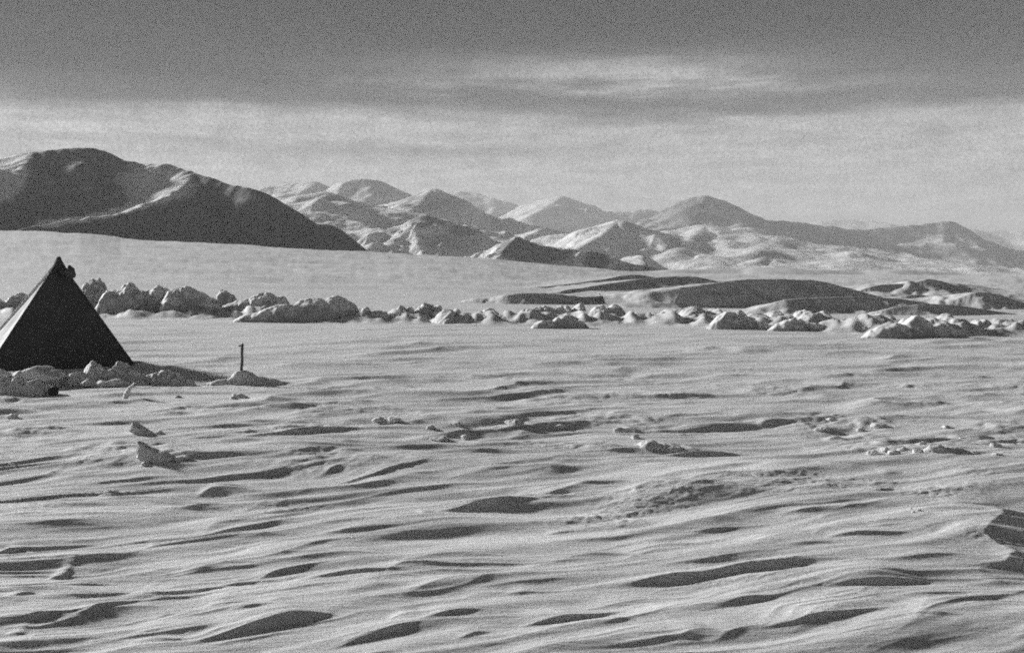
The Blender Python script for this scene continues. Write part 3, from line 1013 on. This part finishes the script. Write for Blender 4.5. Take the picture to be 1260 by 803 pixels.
# ------------------------------------------------------------------ snow blocks and other small things
def chunk(name, label, cat, px, base, size, group=None, seed=1, flat=1.0, wide=1.0, mat=None, sink=0.25, deep=None, planes=11, tilt=0.0):
    """an angular lump cut by random planes; size = its height in photograph pixels"""
    Yb = foot(px, base) if deep is None else deep
    s = Yb / F
    rr = 0.5 * size * s / (1 - sink * 0.5)
    r = np.random.RandomState(seed)
    bm = bmesh.new()
    bmesh.ops.create_icosphere(bm, subdivisions=4, radius=1.0)
    nrm = r.normal(size=(planes, 3))
    nrm /= np.linalg.norm(nrm, axis=1)[:, None]
    dd = r.uniform(0.62, 0.95, planes)
    co = np.array([v.co[:] for v in bm.verts])
    k = co @ nrm.T
    lim = np.where(k > 0.05, dd[None] / np.maximum(k, 0.05), 9)
    soft = -np.log(np.sum(np.exp(-lim * 26), 1)) / 26
    rad = np.minimum(soft, 1.15)
    rad *= 1 + 0.06 * np.sin(co[:, 0] * 7 + seed) * np.sin(co[:, 1] * 6 + 2) + 0.05 * gnoise(co[:, 0] * 4 + seed, co[:, 2] * 4 + co[:, 1] * 3, seed)
    co = co * rad[:, None]
    co[:, 0] *= wide
    co[:, 1] *= max(1.0, 0.8 * wide)
    co[:, 2] *= flat
    ct, st = math.cos(tilt), math.sin(tilt)
    x2 = co[:, 0] * ct + co[:, 2] * st
    z2 = -co[:, 0] * st + co[:, 2] * ct
    co[:, 0], co[:, 2] = x2, z2
    top = co[:, 2].max()
    bot = co[:, 2].min()
    sc = size * s / ((top - bot) * (1 - sink))
    co *= sc
    co[:, 2] -= co[:, 2].min() + (co[:, 2].max() - co[:, 2].min()) * sink
    for v, c in zip(bm.verts, co):
        v.co = c
    x = wx(px, Yb)
    o = bm_obj(name, bm, mat or MAT_SNOW, (x, Yb, gz(x, Yb)), None, True)
    return tag(o, label, cat, group)


TG = "snow blocks banked round the foot of the tent"
blocks = [
 # px, base, height, wide, flat, label
 (4, 472, 18, 1.3, .9, "rounded snow block cut by the left edge, against the dark tent wall"),
 (22, 472, 16, 1.3, .9, "small pale snow block left of the flat-topped slab at the tent"),
 (52, 470, 19, 2.0, .8, "long flat-topped snow slab leaning on the tent wall"),
 (66, 474, 17, 1.0, 1.0, "squarish white snow block in front of the flat-topped slab"),
 (80, 472, 10, 1.3, .8, "low snow block in the gap right of the flat-topped slab"),
 (90, 474, 17, 1.1, .9, "snow block on the left foot of the pointed block"),
 (101, 474, 17, 1.1, .9, "pale snow block tucked behind the pointed block's left side"),
 (111, 474, 30, .75, 1.2, "tall pointed white snow block, highest on the bank by the tent"),
 (122, 474, 27, .8, 1.1, "second tall snow block with a rounded tip, right of the pointed block"),
 (133, 475, 23, 1.0, 1.0, "bulky grey snow block right of the two tall blocks"),
 (108, 477, 11, 1.8, .8, "low wide snow block in front of the pointed block"),
 (126, 478, 10, 1.8, .8, "low wide snow block in front of the rounded-tip block"),
 (147, 474, 29, .9, 1.1, "upright grey snow block against the right corner of the tent"),
 (160, 475, 20, 1.2, .9, "shaded snow block at the right corner of the tent"),
 (142, 478, 13, 1.6, .8, "shaded low snow block under the upright grey block"),
]
for i, (px, base, h, wd, fl, lab) in enumerate(blocks):
    chunk("snow_block", lab, "snow block", px, base, h, TG, 600 + i * 3, fl, wd, sink=0.15)
mound("snow_heap", "long low bank of shovelled snow under the blocks at the foot of the tent", "snow heap",
      [(-10,463,26),(20,463,24),(48,462,22),(75,466,20),(100,462,22),(128,461,24),(152,460,22)], 474, rough=.14, seed=699, res=.016)
mound("snow_heap", "dark shaded heap of snow at the right of the tent", "snow heap",
      [(168,461,16),(184,459,18),(197,456,18),(214,460,15),(226,465,10,-.2),(205,465,28)], 474, rough=.13, seed=701, res=.018)
mound("snow_heap", "dark low bank of snow at the left edge in front of the tent", "snow heap",
      [(-12,466,24),(12,466,18),(32,469,16),(44,474,8)], 488, rough=.1, seed=705, res=.018)
mound("snow_heap", "small pale snow lump between the dark bank and the round dark canister", "snow heap",
      [(51,475,8),(46,480,6)], 487, rough=.1, seed=709, res=.012)


def mk_tin():
    Yb = foot(63, 487)
    root = bpy.data.objects.new("canister", None)
    col.objects.link(root)
    R = 6.0 * Yb / F
    root.location = (wx(63, Yb), Yb, R * 0.8 + gz(wx(63, Yb), Yb))
    root.rotation_euler = (0, 0, math.radians(24))
    tag(root, "small dark round-ended canister lying half buried in the snow before the tent", "canister")
    n = 28
    bm = bmesh.new()
    prof = [(0.0, R * .93), (0.004, R), (0.012, R), (0.016, R * .95), (0.09, R * .95), (0.094, R * .985), (0.1, R * .985), (0.104, R * .95), (0.19, R * .95), (0.194, R), (.2, R)]
    rings = [[bm.verts.new((r * math.cos(2 * math.pi * j / n), y, r * math.sin(2 * math.pi * j / n))) for j in range(n)] for y, r in prof]
    for a, b_ in zip(rings[:-1], rings[1:]):
        for j in range(n):
            bm.faces.new((a[j], a[(j + 1) % n], b_[(j + 1) % n], b_[j]))
    bm.faces.new(rings[-1])
    bm_obj("canister_body", bm, MAT_TIN, (0, 0, 0), root, True)
    bm = bmesh.new()
    rings = [[bm.verts.new((r * math.cos(2 * math.pi * j / n), y, r * math.sin(2 * math.pi * j / n))) for j in range(n)] for y, r in [(0.002, R * .92), (.008, R * .86), (.007, R * .4), (.008, R * .05)]]
    for a, b_ in zip(rings[:-1], rings[1:]):
        for j in range(n):
            bm.faces.new((a[j], a[(j + 1) % n], b_[(j + 1) % n], b_[j]))
    bm.faces.new(rings[-1])
    bm_obj("canister_lid", bm, MAT_TIN, (0, 0, 0), root, True)


mk_tin()

# the marker and its mound
mound("snow_mound", "low dark mound of snow holding up the thin marker post", "snow mound",
      [(296,457,24),(284,466,34),(310,464,38),(300,468,58)], 474, rough=.05, seed=720, res=.018, power=1.0, depth=.5)


def mk_marker():
    Yb = F * EYE / (474 - HOR) + .18
    s = Yb / F
    root = bpy.data.objects.new("marker_post", None)
    col.objects.link(root)
    root.location = (wx(295.3, Yb), Yb, 0)
    tag(root, "thin dark marker post with a small rag at its tip, standing in a snow mound", "marker post")
    top = (2.2 * s, 0.0, (470 - 420) * s)
    bm = bmesh.new()
    n = 10
    rings = []
    for k in range(9):
        t = k / 8
        r = 0.026 - 0.006 * t + 0.002 * math.sin(k * 2.1)
        rings.append([bm.verts.new((top[0] * t + .004 * math.sin(k * 1.7) + r * math.cos(2 * math.pi * j / n), r * math.sin(2 * math.pi * j / n), top[2] * t)) for j in range(n)])
    for a, b_ in zip(rings[:-1], rings[1:]):
        for j in range(n):
            bm.faces.new((a[j], a[(j + 1) % n], b_[(j + 1) % n], b_[j]))
    bm.faces.new(rings[-1])
    bm_obj("post_shaft", bm, MAT_WOOD, (0, 0, 0), root, True)
    # rag: a short strip blowing left from the tip
    bm = bmesh.new()
    ro = []
    for k in range(7):
        t = k / 6
        x = top[0] - .005 - t * 0.055
        y = 0.012 * math.sin(t * 5)
        hh = .030 * (1 - .45 * t)
        zc = top[2] - .028 - .016 * t
        ro.append([bm.verts.new((x, y - .003, zc + hh / 2)), bm.verts.new((x, y + .003, zc + hh / 2)), bm.verts.new((x, y + .003, zc - hh / 2)), bm.verts.new((x, y - .003, zc - hh / 2))])
    for a, b_ in zip(ro[:-1], ro[1:]):
        for j in range(4):
            bm.faces.new((a[j], a[(j + 1) % 4], b_[(j + 1) % 4], b_[j]))
    bm.faces.new(ro[0])
    bm.faces.new(ro[-1][::-1])
    bm_obj("rag", bm, MAT_CLOTH, (0, 0, 0), root, True)


mk_marker()


# slabs and bits of crust standing on the snow
def slab(name, label, cat, outline, base, thick, rot=0.0, lean=0.0, group=None, seed=1, mat=None):
    """an upturned plate of crust: its outline in photograph pixels, stood at its own place, with real thickness"""
    Yb = foot(sum(p[0] for p in outline) / len(outline), base)
    s = Yb / F
    cx = sum(p[0] for p in outline) / len(outline)
    pts = [((p[0] - cx) * s, (base - p[1]) * s) for p in outline]
    r = random.Random(seed)
    dense = []
    for (a, b_) in zip(pts, pts[1:] + pts[:1]):
        for k in range(5):
            t = k / 5
            j = 0.0 if k == 0 else 0.5 * s
            dense.append((a[0] + (b_[0] - a[0]) * t + r.uniform(-j, j), a[1] + (b_[1] - a[1]) * t + r.uniform(-j, j)))
    bm = bmesh.new()
    mx = (sum(p[0] for p in dense) / len(dense), sum(p[1] for p in dense) / len(dense))
    layers = []
    for (q, sc) in [(-.5, .82), (-.3, .97), (.3, 1.0), (.5, .85)]:
        layers.append([bm.verts.new((mx[0] + (p[0] - mx[0]) * sc, q * thick + lean * p[1] + r.uniform(-.06, .06) * thick, mx[1] + (p[1] - mx[1]) * sc)) for p in dense])
    n = len(dense)
    for a, b_ in zip(layers[:-1], layers[1:]):
        for j in range(n):
            bm.faces.new((a[j], a[(j + 1) % n], b_[(j + 1) % n], b_[j]))
    bm.faces.new(layers[0][::-1])
    bm.faces.new(layers[-1])
    bmesh.ops.triangulate(bm, faces=[f for f in bm.faces if len(f.verts) > 4])
    bmesh.ops.recalc_face_normals(bm, faces=bm.faces)
    o = bm_obj(name, bm, mat or MAT_SNOW, (wx(cx, Yb), Yb, gz(wx(cx, Yb), Yb - .05)), None, False)
    o.rotation_euler = (0, 0, rot)
    return tag(o, label, cat, group)


slab("snow_slab", "dark three-cornered slab of snow crust tilted up in the left foreground", "snow slab",
     [(160,545),(166,547),(173,551),(182,553),(188,556),(197,556),(206,560),(212,563),(208,570),(190,571),(172,569),(163,564)], 569, .09, rot=-.15, lean=.35, seed=31)
slab("snow_slab", "thin upright shard of snow in front of the tent, leaning right", "snow slab",
     [(163,472),(160,478),(157,486),(154,494),(149,494),(150,487),(155,478)], 492, .06, rot=.5, lean=.1, seed=33)
slab("snow_slab", "small pointed snow piece between the shard and the dark slab", "snow slab",
     [(158,519),(164,523),(172,526),(180,530),(182,536),(168,535),(157,531)], 533, .12, rot=-.2, lean=.3, seed=35)
BG = "broken bits of crust scattered on the snow"
bits = [
 (216,568,8,"crumbly bits of crust at the right tip of the dark slab"),(222,565,7,"small snow crumb just beyond the right tip of the dark slab"),
 (175,573,6,"pale crumb of crust below the dark slab"),
 (193,534,6,"flat crumb right of the small pointed snow piece"),
 (293,489,8,"small lump of crust below the marker mound"),(286,491,5,"tiny crumb left of the lump below the marker mound"),
 (217,490,5,"tiny crumb right of the upright shard"),(123,473,7,"white crumb at the foot of the tent's snow bank"),(131,474,8,"pointed white crumb at the foot of the tent's snow bank"),
 (12,515,9,"pale lump of crust at the left edge below the dark bank"),
 (10,573,7,"rounded grey lump at the left edge, level with the dark slab"),
 (464,520,7,"left one of two white lumps on the dark streak in mid field"),(485,520,9,"right one of two white lumps on the dark streak in mid field"),
 (530,528,8,"pale lump on the broken crust right of the two white lumps"),(540,542,9,"white lump on the near side of the broken crust patch"),
 (573,541,9,"rounded white lump at the right end of the broken crust patch"),(562,524,6,"tiny lump at the end of the dark streak"),
 (633,526,11,"white upright crumb left of the rough dark patch"),(688,528,8,"pale crumb on top of the rough dark patch"),
 (763,532,9,"pointed white crumb left of the snow peak"),(783,540,8,"low crumb under the snow peak"),
 (1014,530,9,"white lump on the left of the right-hand crust field"),(1025,518,6,"small bright crumb above the left of the right-hand crust field"),
 (1062,531,8,"pale block in the middle of the right-hand crust field"),(1085,526,9,"grey block in the middle of the right-hand crust field"),
 (1078,560,9,"dark crumb at the left end of the rubble heap"),(1092,556,8,"white crumb on the rubble heap"),(1104,561,8,"second white crumb on the rubble heap"),
 (1116,557,9,"rounded crumb on the right of the rubble heap"),(1132,560,8,"dark crumb between the rubble heap and the dark block"),
 (1140,548,7,"grey crumb behind the dark block"),(1168,527,5,"single crumb beyond the dark block"),
 (1188,541,4,"tiny crumb behind the right of the dark block"),(1230,552,7,"grey lump right of the dark block"),(1232,563,5,"crumb in front of the grey lump at the right"),
 (1126,630,3,"first of three tiny crumbs left of the wind lip"),(1129,634,3,"second of three tiny crumbs left of the wind lip"),(1136,632,3,"third of three tiny crumbs left of the wind lip"),
]
for i, (px, base, h, lab) in enumerate(bits):
    chunk("snow_crumb", lab, "snow crumb", px, base, h * .62, BG, 900 + i * 5, .75, 1.1 + .9 * ((i * 37 % 10) / 10), sink=0.35, planes=7)
mound("snow_block", "dark wedge-shaped snow block with a lit left end in the right-hand crust field", "snow block",
      [(1160,548,16),(1178,551,20,-.3),(1194,555,16,-.4)], 560, rough=.08, seed=741, res=.012)
mound("snow_peak", "small snow peak with a sharp ridge running down to the right", "snow peak",
      [(804,545,22),(822,549,24,-.3),(842,553,26,-.4)], 558, rough=.06, seed=745, res=.014, power=1.3, depth=2.0)


# ------------------------------------------------------------------ haze
def build_haze():
    bm = bmesh.new()
    bmesh.ops.create_cube(bm, size=1.0)
    zmin, zmax = -60.0, 450.0
    for v in bm.verts:
        v.co = (v.co.x * 21000, v.co.y * 8600 + 3600, zmin + (v.co.z + .5) * (zmax - zmin))
    m = bpy.data.materials.new("haze_air")
    m.use_nodes = True
    t = m.node_tree
    t.nodes.remove(t.nodes['Principled BSDF'])
    pv = t.nodes.new('ShaderNodeVolumePrincipled')
    pv.inputs['Color'].default_value = (.9, .9, .9, 1)
    pv.inputs['Density'].default_value = HAZE
    pv.inputs['Anisotropy'].default_value = 0.0
    t.links.new(pv.outputs[0], t.nodes['Material Output'].inputs['Volume'])
    o = bm_obj("haze", bm, m)
    o['kind'] = 'stuff'


HAZE = 1.8e-4
build_haze()
